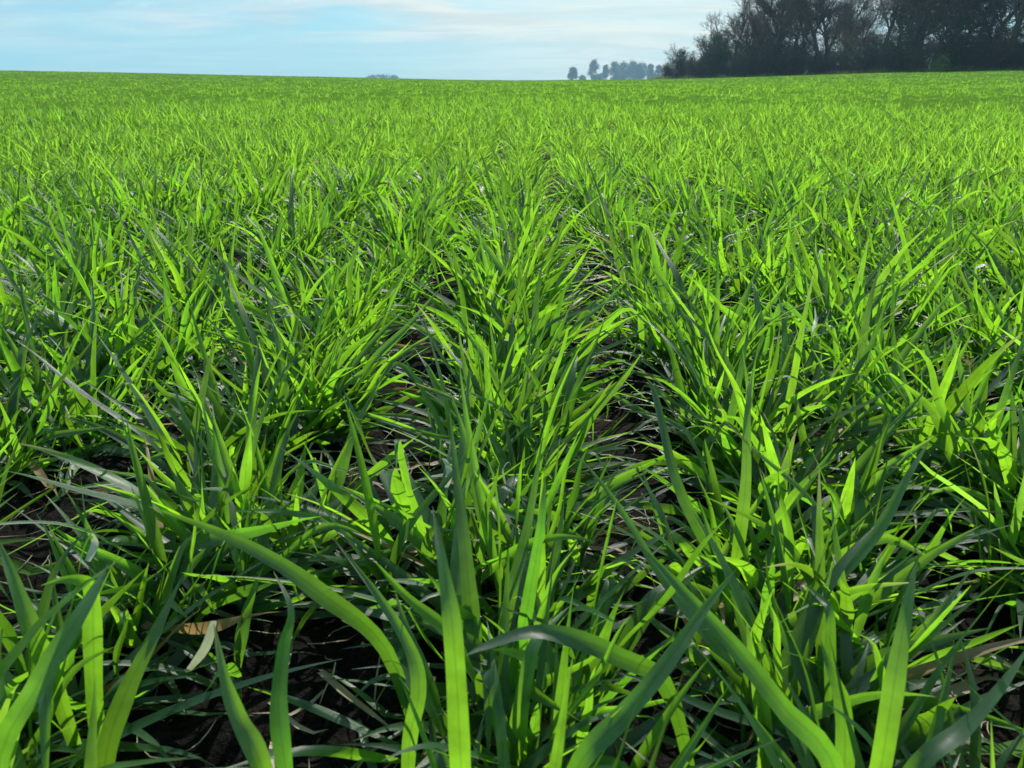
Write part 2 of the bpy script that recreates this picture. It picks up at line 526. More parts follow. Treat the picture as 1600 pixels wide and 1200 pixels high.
seen_in_row = {}
plants = {}
for rank, i in enumerate(near):
    k = int(K[i])
    nth = seen_in_row.get(k, 0)
    seen_in_row[k] = nth + 1
    loc = np.array([X[i], Y[i], float(terrain(X[i], Y[i]) + clods(X[i], Y[i]))])
    detail = rank < PARTS
    ntil = int(rng.integers(9, 13))
    pr, (root, top, sc) = tuft_params(np.zeros(1), np.zeros(1), np.zeros(1), ntil, 6 if D[i] < .75 else 5,
                                      np.array([rng.uniform(.70, 1.15) if D[i] > .45 else rng.uniform(.68, .98)]), 1.35 if abs(k) >= 2 else 1.05)
    pr['base'] = pr['base'] + loc
    nseg, ncr = (14, 5) if detail else (9, 3)
    # nothing may poke into the lens
    V, A = blades(nseg=nseg, ncross=ncr, **pr)
    dmin = np.linalg.norm(V - np.array([0, 0, CAM_H]), axis=-1).min(axis=(1, 2))
    dlow = (V[..., 2].max(axis=(1, 2)) > .20) & (np.hypot(V[..., 0], V[..., 1]).min(axis=(1, 2)) < .22)
    ok = (dmin > .22) & ~dlow
    V = V - loc
    F1 = strip_faces(1, nseg, ncr)
    if nth < len(ordinal) and abs(k) in (0, 1, 2):
        label = 'green wheat plant, %s of %s' % (ordinal[nth], side_words[k])
    else:
        label = 'green wheat plant standing further back in %s' % side_words.get(k, 'the outermost rows')
    if detail:
        o = link('wheat_plant', None, loc=loc)
        for b in np.nonzero(ok)[0]:
            link('leaf_blade', make_mesh('leaf_blade', V[b].reshape(-1, 3), F1, M_leaf, A[b].reshape(-1, 3)), o)
        for q in range(len(root)):
            Vs, Qs, As = tube(root[q], top[q], .0022 * sc[q], .0019 * sc[q])
            link('stem', make_mesh('stem', Vs, Qs, M_stem, As), o)
    else:
        Vb = V[ok].reshape(-1, 3); Ab = A[ok].reshape(-1, 3); Qb = strip_faces(int(ok.sum()), nseg, ncr)
        Vl, Ql, Al, mi = [Vb], [Qb], [Ab], [np.zeros(len(Qb), int)]
        off = len(Vb)
        for q in range(len(root)):
            Vs, Qs, As = tube(root[q], top[q], .0022 * sc[q], .0019 * sc[q], 5, 2)
            Vl.append(Vs); Ql.append(Qs + off); Al.append(As); off += len(Vs); mi.append(np.ones(len(Qs), int))
        o = link('wheat_plant', make_mesh('wheat_plant', np.concatenate(Vl), np.concatenate(Ql), [M_leaf, M_stem],
                                          np.concatenate(Al), mi=np.concatenate(mi)), loc=loc)
    tag(o, label, 'wheat plant', 'young wheat plants sown in rows')
    plants[i] = o


# ------------------------------------------------------------------ the boldest blades in front, one by one
DET = list(near[:PARTS])
CAMI = CAM_M


def ray(px, py):
    d = CAM_M.to_3x3() @ Vector(((px - 800) / F, (600 - py) / F, -1))
    return np.array(d)


def at_depth(px, py, z):
    return np.array([0, 0, CAM_H]) + ray(px, py) * z


def at_height(px, py, h):
    d = ray(px, py)
    return np.array([0, 0, CAM_H]) + d * ((h - CAM_H) / d[2])


def spline(P, n):
    P = np.asarray(P, float)
    Q = np.concatenate([[2 * P[0] - P[1]], P, [2 * P[-1] - P[-2]]])
    out = []
    m = len(P) - 1
    for u in np.linspace(0, m, n):
        i = min(int(u), m - 1); f = u - i
        a, b, c, d = Q[i], Q[i + 1], Q[i + 2], Q[i + 3]
        out.append(.5 * (2 * b + (c - a) * f + (2 * a - 5 * b + 4 * c - d) * f * f + (3 * b - a - 3 * c + d) * f ** 3))
    return np.array(out)


def ribbon(P, width, turn=(0., 0.), rnd=.4, ncross=5, base_w=.55, fold=.12):
    """flat blade along P whose broad side leans by turn against the line to the viewer's side"""
    n = len(P)
    T = np.gradient(P, axis=0); T /= np.linalg.norm(T, axis=1)[:, None]
    side = np.cross(T, np.array([0, 0, CAM_H]) - P); side /= np.linalg.norm(side, axis=1)[:, None]
    nor = np.cross(side, T)
    t = np.linspace(0, 1, n)
    tw = turn[0] + (turn[1] - turn[0]) * t + .18 * np.sin(t * 7 + rnd * 20)
    S = side * np.cos(tw)[:, None] + nor * np.sin(tw)[:, None]
    Nn = np.cross(S, T)
    prof = np.clip(base_w + t / .35 * (1 - base_w), 0, 1) * np.clip(1 - t ** 2.2, 0, 1) ** .9
    prof *= 1 + .05 * np.sin(t * 21 + rnd * 33)
    w = width * np.maximum(prof, .02)
    u = np.linspace(-1, 1, ncross)
    V = P[:, None, :] + S[:, None, :] * (w[:, None] * .5 * u[None, :])[..., None] + Nn[:, None, :] * (np.abs(u)[None, :] ** 1.4 * fold * w[:, None])[..., None]
    A = np.stack(np.broadcast_arrays((u * .5 + .5)[None, :], t[:, None], np.full((1, 1), rnd)), -1)
    return V.reshape(-1, 3), A.reshape(-1, 3), strip_faces(1, n - 1, ncross)


HERO = [  # points from low to tip (where the photo shows them) with depths in metres, width, turn, tint
    ([(722, 1230, .30), (710, 1012, .285), (695, 900, .29), (676, 791, .31)], .0105, (.1, .2), .62),
    ([(790, 1120, .42), (815, 1000, .40), (845, 825, .38), (852, 742, .385)], .0105, (.5, .3), .05),
    ([(1044, 1076, .36), (969, 1027, .35), (894, 997, .345), (830, 988, .34), (762, 1009, .335), (725, 1025, .33)], .0115, (.3, -.5), .30),
    ([(894, 1215, .31), (969, 1125, .31), (1032, 1050, .315), (1100, 952, .33), (1150, 890, .345)], .0110, (.4, -.3), .22),
    ([(600, 1009, .40), (506, 930, .385), (431, 877, .38), (337, 829, .385), (232, 791, .40)], .0118, (.2, .4), .35),
    ([(-5, 1215, .29), (56, 1076, .285), (112, 982, .29), (146, 926, .30), (170, 880, .31)], .0105, (.2, .5), .28),
    ([(150, 1125, .38), (146, 1012, .37), (145, 945, .365), (138, 912, .355), (105, 905, .345), (64, 915, .34)], .0110, (0, .3), .55),
    ([(165, 1185, .36), (195, 1087, .36), (240, 994, .365), (285, 900, .38)], .0120, (.2, -.1), .70),
    ([(415, 1215, .30), (375, 1125, .30), (352, 1061, .305), (334, 975, .315)], .0098, (.1, .2), .78),
    ([(448, 1215, .33), (435, 1106, .33), (442, 1012, .335), (454, 952, .34), (427, 892, .35)], .0098, (.5, -1.0), .04),
    ([(1318, 1225, .33), (1318, 1106, .33), (1300, 1050, .335), (1282, 1000, .345)], .0100, (.1, .4), .45),
    ([(1372, 1225, .31), (1397, 1069, .305), (1416, 957, .31), (1432, 880, .32)], .0105, (.2, .0), .68),
    ([(1330, 1042, .44), (1307, 945, .43), (1277, 900, .425), (1240, 881, .42), (1191, 887, .415)], .0085, (.8, .9), .93),
    ([(1310, 1215, .30), (1225, 1106, .31), (1150, 1012, .33), (1056, 911, .36), (1000, 850, .39)], .0118, (.2, .4), .26),
    ([(1195, 1155, .38), (1186, 1080, .375), (1175, 1020, .375), (1166, 970, .38)], .0098, (.0, .3), .75),
    ([(1420, 1215, .32), (1506, 1140, .325), (1560, 1080, .33), (1615, 1000, .34)], .0100, (.2, .3), .5),
    ([(1390, 1060, .42), (1420, 1008, .415), (1469, 956, .415), (1521, 885, .425)], .0088, (.2, -.3), .72),
    ([(1262, 937, .46), (1320, 890, .455), (1375, 825, .46), (1420, 742, .47), (1452, 690, .48)], .0112, (.1, .4), .6),
    ([(75, 1040, .38), (50, 985, .37), (22, 907, .37), (-6, 835, .38)], .0120, (0, .2), .66),
    ([(640, 1160, .36), (655, 1075, .355), (640, 1010, .36), (590, 930, .375), (520, 840, .40)], .0098, (.3, .1), .5),
    ([(1090, 990, .46), (1125, 900, .455), (1060, 760, .46), (1025, 620, .50), (1010, 590, .52)], .0105, (.2, .6), .3),
    ([(1150, 880, .50), (1165, 760, .50), (1168, 650, .51), (1176, 575, .53)], .0100, (0, .2), .74),
    ([(780, 900, .50), (752, 800, .50), (728, 690, .51), (703, 610, .53)], .0098, (.1, .3), .66),
    ([(395, 800, .62), (392, 690, .61), (398, 600, .62), (404, 528, .64)], .0118, (.0, .2), .58),
]


def add_hero(P, width, turn, rnd, name='leaf_blade', m=None, nseg=22, root=True):
    p0 = P[0]
    cand = [i for i in DET]
    i = min(cand, key=lambda q: (X[q] - p0[0]) ** 2 + (Y[q] - p0[1]) ** 2)
    o = plants[i]
    loc = np.array(o.location)
    if root:
        h = p0[2] - float(terrain(p0[0], p0[1]))
        d = (np.asarray(P[1]) - p0); d = d / np.linalg.norm(d)
        P = [p0 - np.array([d[0] * h * .35, d[1] * h * .35, h - .004])] + list(P) if h > .015 else list(P)
    Pn = spline(P, nseg)
    V, A, Q = ribbon(Pn, width, turn, rnd)
    link(name, make_mesh(name, V - loc, Q, m or M_leaf, A), o)


for pts, w, turn, rnd in HERO:
    add_hero([at_depth(*q) for q in pts], w * .88, turn, rnd)
for pts, w, turn in (([(697, 762, .075), (703, 738, .08), (697, 722, .085), (690, 716, .085)], .0060, (.2, .6)),
                     ([(137, 877, .10), (149, 850, .105), (146, 836, .11), (136, 836, .105)], .0050, (.2, 1.2)),
                     ([(334, 970, .09), (322, 1009, .075), (300, 1040, .06), (290, 1050, .055)], .0055, (.3, .2)),
                     ([(1270, 525, .10), (1275, 500, .11), (1273, 478, .115)], .0050, (.2, .9)),
                     ([(790, 758, .06), (786, 735, .07), (795, 722, .075), (800, 735, .07)], .0022, (.2, 1.9)),
                     ([(1335, 575, .08), (1345, 555, .09), (1350, 545, .09)], .0060, (.3, .2))):
    add_hero([at_height(*q) for q in pts], w, turn, .5, 'withered_leaf', M_dry, 12, False)


# ------------------------------------------------------------------ the rest of the crop: one mass of wheat
def crop_mass():
    Vs, As, Qs = [], [], []
    off = 0

    def add(pr, nseg, ncr, floor=False):
        nonlocal off
        V, A = blades(nseg=nseg, ncross=ncr, floor=floor, **pr)
        ok = np.hypot(V[..., 0], V[..., 1]).min(axis=(1, 2)) > .24
        V, A = V[ok], A[ok]
        Vs.append(V.reshape(-1, 3)); As.append(A.reshape(-1, 3))
        Qs.append(strip_faces(len(V), nseg, ncr) + off)
        off += V.shape[0] * V.shape[1] * V.shape[2]

    def patch(x, y):                       # slow variation of height over the field
        return .70 + .50 * vnoise(x / 1.1, y / 1.1, 21) * (.4 + 1.2 * vnoise(x / .30, y / .30, 22))
    # the remaining tufts out to 4.2 m
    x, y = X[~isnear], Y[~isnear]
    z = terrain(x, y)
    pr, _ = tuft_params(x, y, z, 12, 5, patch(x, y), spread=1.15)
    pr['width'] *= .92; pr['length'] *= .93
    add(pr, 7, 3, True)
    # 4 - 12 m
    x, y, _k = row_places(4.15, 12, .080, 11, .05)
    m = in_view(x, y, .7); x, y = x[m], y[m]
    pr, _ = tuft_params(x, y, terrain(x, y), 9, 4, .2 + .75 * patch(x, y), spread=1.4)
    pr['width'] *= 1.08; pr['length'] *= .86
    add(pr, 4, 2)
    # beyond: fewer and coarser tufts the further out they stand
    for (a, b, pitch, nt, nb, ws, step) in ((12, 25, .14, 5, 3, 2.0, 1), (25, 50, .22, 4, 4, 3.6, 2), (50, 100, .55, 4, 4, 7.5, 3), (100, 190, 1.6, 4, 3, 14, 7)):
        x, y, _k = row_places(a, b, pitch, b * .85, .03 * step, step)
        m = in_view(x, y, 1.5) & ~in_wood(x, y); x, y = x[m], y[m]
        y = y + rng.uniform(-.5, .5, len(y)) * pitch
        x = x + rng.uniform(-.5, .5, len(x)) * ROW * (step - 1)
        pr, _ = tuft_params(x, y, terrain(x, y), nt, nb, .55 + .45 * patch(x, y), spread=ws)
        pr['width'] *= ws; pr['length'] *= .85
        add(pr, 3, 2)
    # closed canopy beneath the blades from 9 m on
    nr, na = 150, 300
    rr = 4.6 * (1490 / 4.6) ** (np.arange(nr) / (nr - 1))
    aa = np.linspace(R(-58), R(58), na)
    rg, ag = np.meshgrid(rr, aa, indexing='ij')
    x = rg * np.sin(ag); y = rg * np.cos(ag)
    z = terrain(x, y) - .01 + (.07 + .06 * rng.random(x.shape)) * sstep(4.6, 10, rg) + sstep(120, 200, rg) * .05
    V = np.stack([x, y, z], -1).reshape(-1, 3)
    i, j = np.meshgrid(np.arange(nr - 1), np.arange(na - 1), indexing='ij')
    Q = np.stack([i * na + j, (i + 1) * na + j, (i + 1) * na + j + 1, i * na + j + 1], -1).reshape(-1, 4)
    Vs.append(V); As.append(np.stack([np.full(len(V), .3), np.full(len(V), .4), rng.random(len(V)) * .7], -1)); Qs.append(Q + off)
    mi = np.zeros(off // 1 and sum(len(q) for q in Qs), int); mi[-len(Q):] = 1
    V, A, Q = np.concatenate(Vs), np.concatenate(As), np.concatenate(Qs)
    print('crop faces', len(Q))
    return link('wheat_crop', make_mesh('wheat_crop', V, Q, [M_far, M_canopy], A, mi=mi))


# wood edge: a line from near right to the far tip
WOOD = np.array([(150., 30), (62., 76.), (45., 98.), (32.4, 128.), (24.6, 165.)])


def edge_x(y):
    return np.interp(y, WOOD[:, 1], WOOD[:, 0])


def in_wood(x, y):
    return (y > 40) & (y < 168) & (x > edge_x(y) + .3)


tag(crop_mass(), 'mass of green young wheat reaching back to the horizon', 'wheat crop', kind='stuff')


# ------------------------------------------------------------------ litter on the soil
def litter():
    n = 6000
    y = rng.uniform(.15, 3.0, n); x = rng.uniform(-1, 1, n) * (y * .85 + .5)
    g = terrain(x, y) + clods(x, y)
    base = np.stack([x, y, g + rng.uniform(.002, .012, n)], -1)
    L = rng.uniform(.008, .075, n) * rng.choice([.5, 1, 1], n)
    V, A = blades(base, rng.uniform(0, 6.28, n), rng.normal(1.5, .14, n), rng.normal(0, .25, n), L,
                  rng.choice([.0008, .0014, .0035], n, p=[.55, .33, .12]), nseg=4, ncross=3, azc=rng.normal(0, .9, n),
                  tw1=rng.normal(0, .6, n), fold=np.full(n, .25), floor=True)
    return link('straw_litter', make_mesh('straw_litter', V.reshape(-1, 3), strip_faces(n, 4, 3), M_straw, A.reshape(-1, 3)))


tag(litter(), 'fine pale straw and chaff scattered over the dark soil', 'straw litter', kind='stuff')

M_tan = leaf_material('tan_dead_leaf', (0.34, 0.22, 0.10), (0.42, 0.28, 0.12), (0.35, 0.22, 0.08), (0.35, 0.22, 0.08), tip_amt=0.0, mixf=0.2, gloss=0.3)


def straw_piece(P, w, m, rnd, name, label, group):
    P = np.array(P)
    g = terrain(P[:, 0], P[:, 1]) + clods(P[:, 0], P[:, 1])
    loc = np.array([P[:, 0].mean(), P[:, 1].mean(), float(g.mean())])
    V, A, Q = ribbon(spline(P, 10), w, (.1, .3), rnd, 5, .85, .35)
    o = link(name, make_mesh(name, V - loc, Q, m, A), loc=loc)
    tag(o, label, 'straw', group)


for pts, w, m, label in (
        ([(500, 1050), (555, 1095), (627, 1151)], .0042, M_straw, 'long grey straw stalk lying aslant on the dark soil left of the middle row'),
        ([(893, 836), (880, 855), (868, 880)], .0075, M_straw, 'short broad pale straw flake right of the middle row, pointing down left'),
        ([(905, 846), (910, 880), (914, 910)], .0070, M_straw, 'broad pale straw flake standing lengthwise beside the short flake right of the middle row'),
        ([(1060, 949), (1097, 1005), (1154, 1046)], .0050, M_tan, 'tan dead leaf lying aslant between the middle row and the row right of it'),
        ([(1135, 1050), (1142, 1090), (1169, 1104)], .0060, M_tan, 'short curled brown dead leaf in front of the long tan dead leaf'),
        ([(822, 1147), (870, 1128), (927, 1121)], .0050, M_tan, 'tan dead leaf lying crosswise close in front, right of the middle row'),
        ([(1450, 1095), (1536, 1066), (1585, 1070)], .0075, M_straw, 'thick grey stalk lying crosswise on bare soil at the lower right'),
        ([(540, 925), (560, 890), (590, 870)], .0040, M_straw, 'thin straw stalk pointing up right in the gap left of the middle row')):
    straw_piece([at_height(a, b, .012) for a, b in pts], w, m, .4, 'straw_stalk', label, 'straw stalks on the soil')
for q in range(34):
    gx = ROW0 + (random.choice([-3, -2, -1, 0, 1, 2]) + .5) * ROW + random.uniform(-.05, .05)
    gy = random.uniform(.28, 1.25)
    a = random.uniform(0, 6.28); L = random.uniform(.03, .10)
    d = np.array([math.cos(a), math.sin(a), 0]) * L * .5
    c = np.array([gx, gy, .012 + float(terrain(gx, gy))])
    straw_piece([c - d, c + np.array([random.uniform(-.006, .006), 0, random.uniform(0, .008)]), c + d], random.choice([.0025, .0035, .006]), random.choice([M_straw, M_straw, M_tan]),
                random.random(), 'straw_stalk', 'loose bit of straw lying in a gap between the wheat rows', 'loose bits of straw between the rows')

# ------------------------------------------------------------------ bare trees of the wood
M_bark, t, out = mat('dark_bark')
co = node(t, 'ShaderNodeTexCoord')
n1 = node(t, 'ShaderNodeTexNoise', inp={'Scale': 2.2, 'Detail': 6.0, 'Roughness': 0.65})
t.links.new(co.outputs['Object'], n1.inputs['Vector'])
r1 = ramp(t, [(0.3, (0.04, 0.034, 0.028)), (0.7, (0.12, 0.10, 0.08))])
t.links.new(n1.outputs['Fac'], r1.inputs[0])
p = node(t, 'ShaderNodeBsdfPrincipled', inp={'Roughness': 0.9, 'Specular IOR Level': 0.15})
t.links.new(r1.outputs[0], p.inputs['Base Color']); t.links.new(p.outputs[0], out.inputs[0])


def twig_material(name, c1, c2, trans=0.0, tc=None):
    m, t, out = mat(name)
    co = node(t, 'ShaderNodeTexCoord')
    oi = node(t, 'ShaderNodeObjectInfo')
    n1 = node(t, 'ShaderNodeTexNoise', inp={'Scale': 1.3, 'Detail': 4.0, 'Roughness': 0.7})
    t.links.new(co.outputs['Object'], n1.inputs['Vector'])
    f = math_node(t, 'ADD', math_node(t, 'MULTIPLY', n1.outputs['Fac'], 1.0), math_node(t, 'MULTIPLY', math_node(t, 'SUBTRACT', oi.outputs['Random'], .5), .7), True)
    c = mixrgb(t, f, c1, c2)
    p = node(t, 'ShaderNodeBsdfPrincipled', inp={'Roughness': 0.85, 'Specular IOR Level': 0.15})
    t.links.new(c, p.inputs['Base Color'])
    if trans:
        tl = node(t, 'ShaderNodeBsdfTranslucent')
        t.links.new(mixrgb(t, 1.0, c, tc, 'MULTIPLY'), tl.inputs['Color'])
        mx = node(t, 'ShaderNodeMixShader', inp={0: trans})
        t.links.new(p.outputs[0], mx.inputs[1]); t.links.new(tl.outputs[0], mx.inputs[2])
        t.links.new(mx.outputs[0], out.inputs[0])
    else:
        t.links.new(p.outputs[0], out.inputs[0])
    return m


M_twig = twig_material('bare_twigs', (0.042, 0.031, 0.022), (0.125, 0.088, 0.06))
M_brush = twig_material('brown_brush', (0.036, 0.034, 0.022), (0.105, 0.086, 0.052), .25, (1.1, 1.0, .7))
M_ever = twig_material('dark_evergreen', (0.016, 0.034, 0.018), (0.04, 0.07, 0.032), .2, (1.0, 1.5, .5))
M_lime = twig_material('fresh_green_leaves', (0.10, 0.19, 0.03), (0.18, 0.28, 0.05), .5, (1.2, 1.5, .6))
M_fartree = twig_material('distant_foliage', (0.03, 0.06, 0.045), (0.06, 0.095, 0.065), .2, (1., 1.3, .6))


class TB:
    """collects tapered polyline tubes and small leaf quads"""
    def __init__(s):
        s.V, s.Q, s.n = [], [], 0

    def poly(s, pts, rad, sides=4):
        pts = np.asarray(pts); rad = np.asarray(rad)
        d = np.gradient(pts, axis=0)
        d /= np.linalg.norm(d, axis=1)[:, None] + 1e-9
        ref = np.array([.31, .87, .2])
        a = np.cross(d, ref); a /= np.linalg.norm(a, axis=1)[:, None] + 1e-9
        b = np.cross(d, a)
        ang = np.arange(sides) / sides * 2 * np.pi
        V = pts[:, None, :] + rad[:, None, None] * (np.cos(ang)[None, :, None] * a[:, None, :] + np.sin(ang)[None, :, None] * b[:, None, :])
        m = len(pts)
        i, j = np.meshgrid(np.arange(m - 1), np.arange(sides), indexing='ij')
        j2 = (j + 1) % sides
        Q = np.stack([i * sides + j, i * sides + j2, (i + 1) * sides + j2, (i + 1) * sides + j], -1).reshape(-1, 4)
        s.V.append(V.reshape(-1, 3)); s.Q.append(Q + s.n); s.n += m * sides

    def leaves(s, C, size, r):
        n = len(C)
        u = r.normal(0, 1, (n, 3)); u /= np.linalg.norm(u, axis=1)[:, None]
        v = np.cross(u, r.normal(0, 1, (n, 3))); v /= np.linalg.norm(v, axis=1)[:, None]
        sz = size * r.uniform(.5, 1.4, n)[:, None]
        V = np.stack([C - u * sz, C + v * sz * .5, C + u * sz, C - v * sz * .5], 1)
        s.V.append(V.reshape(-1, 3)); s.Q.append(np.arange(n * 4).reshape(-1, 4) + s.n); s.n += n * 4

    def mesh(s, name, m):
        return make_mesh(name, np.concatenate(s.V), np.concatenate(s.Q), m, smooth=False)


def grow_tree(seed, H, spread=.55, trunk_r=.22, fork=.28, lean=0.0, twig=1.0, vines=0):
    r = np.random.default_rng(seed)
    tr, cr = TB(), TB()

    def branch(p, d, L, rad, lvl):
        nseg = 5 if lvl < 2 else (4 if lvl < 3 else 3)
        pts, q, dd = [p], p, d
        for k in range(nseg):
            dd = dd + r.normal(0, .13 + .05 * lvl, 3) + np.array([0, 0, .06 if lvl > 0 else .03])
            dd /= np.linalg.norm(dd)
            q = q + dd * L / nseg
            pts.append(q)
        rads = np.linspace(rad, rad * (.45 if lvl < 3 else .35), nseg + 1) * (1.0 if lvl < 2 else 1.25)
        (tr if lvl < 2 else cr).poly(pts, rads, 7 if lvl == 0 else (5 if lvl == 1 else 3))
        if lvl >= 4:
            return
        nch = [7, 6, 6, 5][lvl]
        nch = int(nch * (1.25 * twig if lvl > 1 else 1) + r.random())
        for c in range(nch):
            f = (fork if lvl == 0 else .25) + (1 - (fork if lvl == 0 else .25)) * (c + r.random()) / nch
            f = min(f, .999)
            x = f * nseg
            i = int(x)
            bp = pts[i] * (1 - (x - i)) + pts[i + 1] * (x - i)
            pd = pts[i + 1] - pts[i]; pd /= np.linalg.norm(pd)
            s = r.normal(0, 1, 3); s -= pd * s.dot(pd); s /= np.linalg.norm(s)
            an = r.uniform(.45, 1.0) * (spread / .55)
            nd = pd * math.cos(an) + s * math.sin(an)
            nd[2] += .12
            nd /= np.linalg.norm(nd)
            branch(bp, nd, L * r.uniform(.42, .68) * (1.12 - .45 * f if lvl == 0 else 1), rads[i] * r.uniform(.45, .65), lvl + 1)
        # the leader goes on
        branch(pts[-1], dd, L * .55, rads[-1], lvl + 1)

    d0 = np.array([lean, r.normal(0, .05), 1.0]); d0 /= np.linalg.norm(d0)
    branch(np.array([0, 0, -.3]), d0, H * .55, trunk_r, 0)
    return tr.mesh('trunk', M_bark), cr.mesh('crown', M_twig)


def grow_bush(seed, H, W, leafy, m, leaf=.05, dense=1.0):
    r = np.random.default_rng(seed)
    st, fo = TB(), TB()
    nst = 14
    tips = []
    for k in range(nst):
        a = r.uniform(0, 6.28); d = np.array([math.cos(a) * r.uniform(.1, .6), math.sin(a) * r.uniform(.1, .6), 1.])
        p = np.array([math.cos(a), math.sin(a), 0]) * W * r.uniform(0, .3) + np.array([0, 0, -.1])
        pts = [p]
        hh = H * r.uniform(.6, 1.0)
        for s in range(5):
            d = d + r.normal(0, .16, 3); d[2] = max(d[2], .2)
            p = p + d / np.linalg.norm(d) * hh / 4.6
            pts.append(p)
        st.poly(pts, np.linspace(.035, .01, 6) * H / 4, 4)
        for s in range(1, 6):
            for w in range(int(7 * dense)):
                b = pts[s] + (pts[s - 1] - pts[s]) * r.random()
                e = r.normal(0, 1, 3); e[2] = abs(e[2]) * .6 + .1; e /= np.linalg.norm(e)
                L = W * r.uniform(.18, .42)
                mid = b + e * L * .5 + r.normal(0, .05, 3)
                end = b + e * L + np.array([0, 0, r.normal(0, .1)])
                fo.poly([b, mid, end], np.array([.014, .009, .004]) * H / 4 * 1.2, 3)
                tips += [mid, end, (mid + end) / 2]
                for v in range(3):
                    e2 = e + r.normal(0, .6, 3); e2 /= np.linalg.norm(e2)
                    en = mid + e2 * L * .45
                    fo.poly([mid, en], np.array([.008, .003]) * H / 4 * 1.2, 3)
                    tips.append(en)
    tips = np.array(tips)
    n = int(leafy)
    C = tips[r.integers(0, len(tips), n)] + r.normal(0, .13 * W / 3, (n, 3))
    C[:, 2] = np.maximum(C[:, 2], .05)
    # foliage gathers in clumps, with gaps
    keep = np.array([math.sin(c[0] * 2.3 + seed) + math.sin(c[1] * 2.1 + seed * 2) + math.sin(c[2] * 2.9 + seed * 3) > -.8 for c in C])
    fo.leaves(C[keep], leaf, r)
    return st.mesh('stems', M_bark), fo.mesh('foliage', m)


tree_kinds = [grow_tree(101, 17, .60, .34, .30), grow_tree(102, 19, .46, .38, .36, .06), grow_tree(103, 16, .70, .32, .28, -.10),
              grow_tree(104, 20, .55, .45, .36), grow_tree(105, 13, .62, .22, .26, .05, 1.0), grow_tree(106, 9, .70, .13, .15)]
bush_kinds = [grow_bush(201, 4.2, 3.6, 2600, M_brush, .075), grow_bush(202, 3.4, 3.4, 3400, M_ever, .08), grow_bush(203, 5.2, 3.8, 2400, M_brush, .085, 1.2),
              grow_bush(204, 3.0, 3.6, 2200, M_brush, .07, 1.2), grow_bush(205, 6.5, 3.6, 4200, M_ever, .10)]
lime_kind = grow_bush(206, 1.3, 1.5, 1500, M_lime, .05, .6)


def place(kind, name, part_names, x, y, s, rz, label, cat, group, sink=0.0, sz=None):
    o = link(name, None, loc=(x, y, float(terrain(x, y)) - sink))
    o.rotation_euler.z = rz
    o.scale = (s, s, sz or s)
    for me, pn in zip(kind, part_names):
        link(pn, me, o)
    return tag(o, label, cat, group)


# wood: trees stand in ranks behind the edge; y runs from the near right to the far left tip
nth_word = ['leftmost', 'second from the left', 'third from the left', 'fourth from the left', 'fifth from the left', 'sixth from the left',
            'seventh from the left', 'eighth from the left', 'ninth from the left', 'tenth from the left', 'eleventh from the left', 'twelfth from the left',
            'thirteenth from the left', 'fourteenth from the left', 'fifteenth from the left', 'sixteenth from the left', 'seventeenth from the left', 'eighteenth from the left']
front = []
for y in (163, 155, 147, 139, 131, 124, 117, 111, 105, 99, 94, 89, 84, 80, 76, 72):
    front.append((float(edge_x(y)) + random.uniform(2.0, 4.5), y + random.uniform(-2, 2)))
kinds_f = [5, 4, 4, 2, 0, 0, 1, 4, 1, 2, 3, 0, 1, 3, 2, 1]
scales_f = [.62, .52, .66, .66, .74, 1.0, 1.0, .9, 1.0, 1.0, .95, 1.0, 1.0, 1.0, 1.0, 1.0]
for q, (x, y) in enumerate(front):
    kd = kinds_f[q]
    look = ['bare grey-brown tree with a wide twiggy crown', 'tall bare tree with narrow upright limbs', 'leaning bare tree with spreading limbs',
            'big bare tree with a thick dark trunk', 'slender bare tree with fine twigs', 'small low bare tree'][kd]
    place(tree_kinds[kd], 'bare_tree', ('trunk', 'crown'), x, y, scales_f[q], random.uniform(0, 6.28),
          '%s, %s along the wood edge' % (look, nth_word[q]), 'tree', 'bare trees along the front of the wood')
for rank_, (dx, n) in enumerate(((8, 15), (14, 14), (22, 13), (32, 12))):
    for q in range(n):
        y = 158 - q * 98 / n + random.uniform(-2.5, 2.5)
        x = float(edge_x(y)) + dx + random.uniform(-2.5, 2.5)
        s = random.uniform(.85, 1.15)
        s *= .55 if y > 142 else (.75 if y > 126 else 1.0)
        place(tree_kinds[random.choice([0, 1, 2, 3, 4, 1])], 'bare_tree', ('trunk', 'crown'), x, y, s, random.uniform(0, 6.28),
              'dark bare tree standing behind the front trees of the wood', 'tree', 'bare trees deeper in the wood')
bl = []
y = 164.0
while y > 56:
    bl.append(y)
    y -= random.uniform(1.9, 2.9) * (1.0 if y > 100 else .85)
kinds_b = []
for q, y in enumerate(bl):
    kd = random.choice([0, 1, 2, 3, 0, 3, 4])
    s = random.uniform(.8, 1.15)
    if y > 150: s *= .75
    x = float(edge_x(y)) + random.uniform(.6, 2.2)
    look = {0: 'brown leafless thicket bush', 1: 'dark green evergreen bush', 2: 'tall brown brushy bush', 3: 'low brown bramble bush', 4: 'tall dark ivy-green bush'}[kd]
    part = 'far left tip' if y > 140 else ('left half' if y > 115 else ('middle' if y > 92 else 'right end'))
    place(bush_kinds[kd], 'thicket_bush', ('stems', 'foliage'), x, y, s, random.uniform(0, 6.28),
          '%s in the hedge-like front at the %s of the wood' % (look, part), 'bush', 'bushes along the foot of the wood')
for q in range(70):
    y = 160 - q * 104 / 70 + random.uniform(-2, 2)
    x = float(edge_x(y)) + random.uniform(5, 9)
    place(bush_kinds[random.choice([0, 2, 4, 4])], 'thicket_bush', ('stems', 'foliage'), x, y, random.uniform(.65, .9) * (.75 if y > 140 else 1), random.uniform(0, 6.28),
          'dark bush standing in the wood behind the front bushes', 'bush', 'bushes inside the wood')


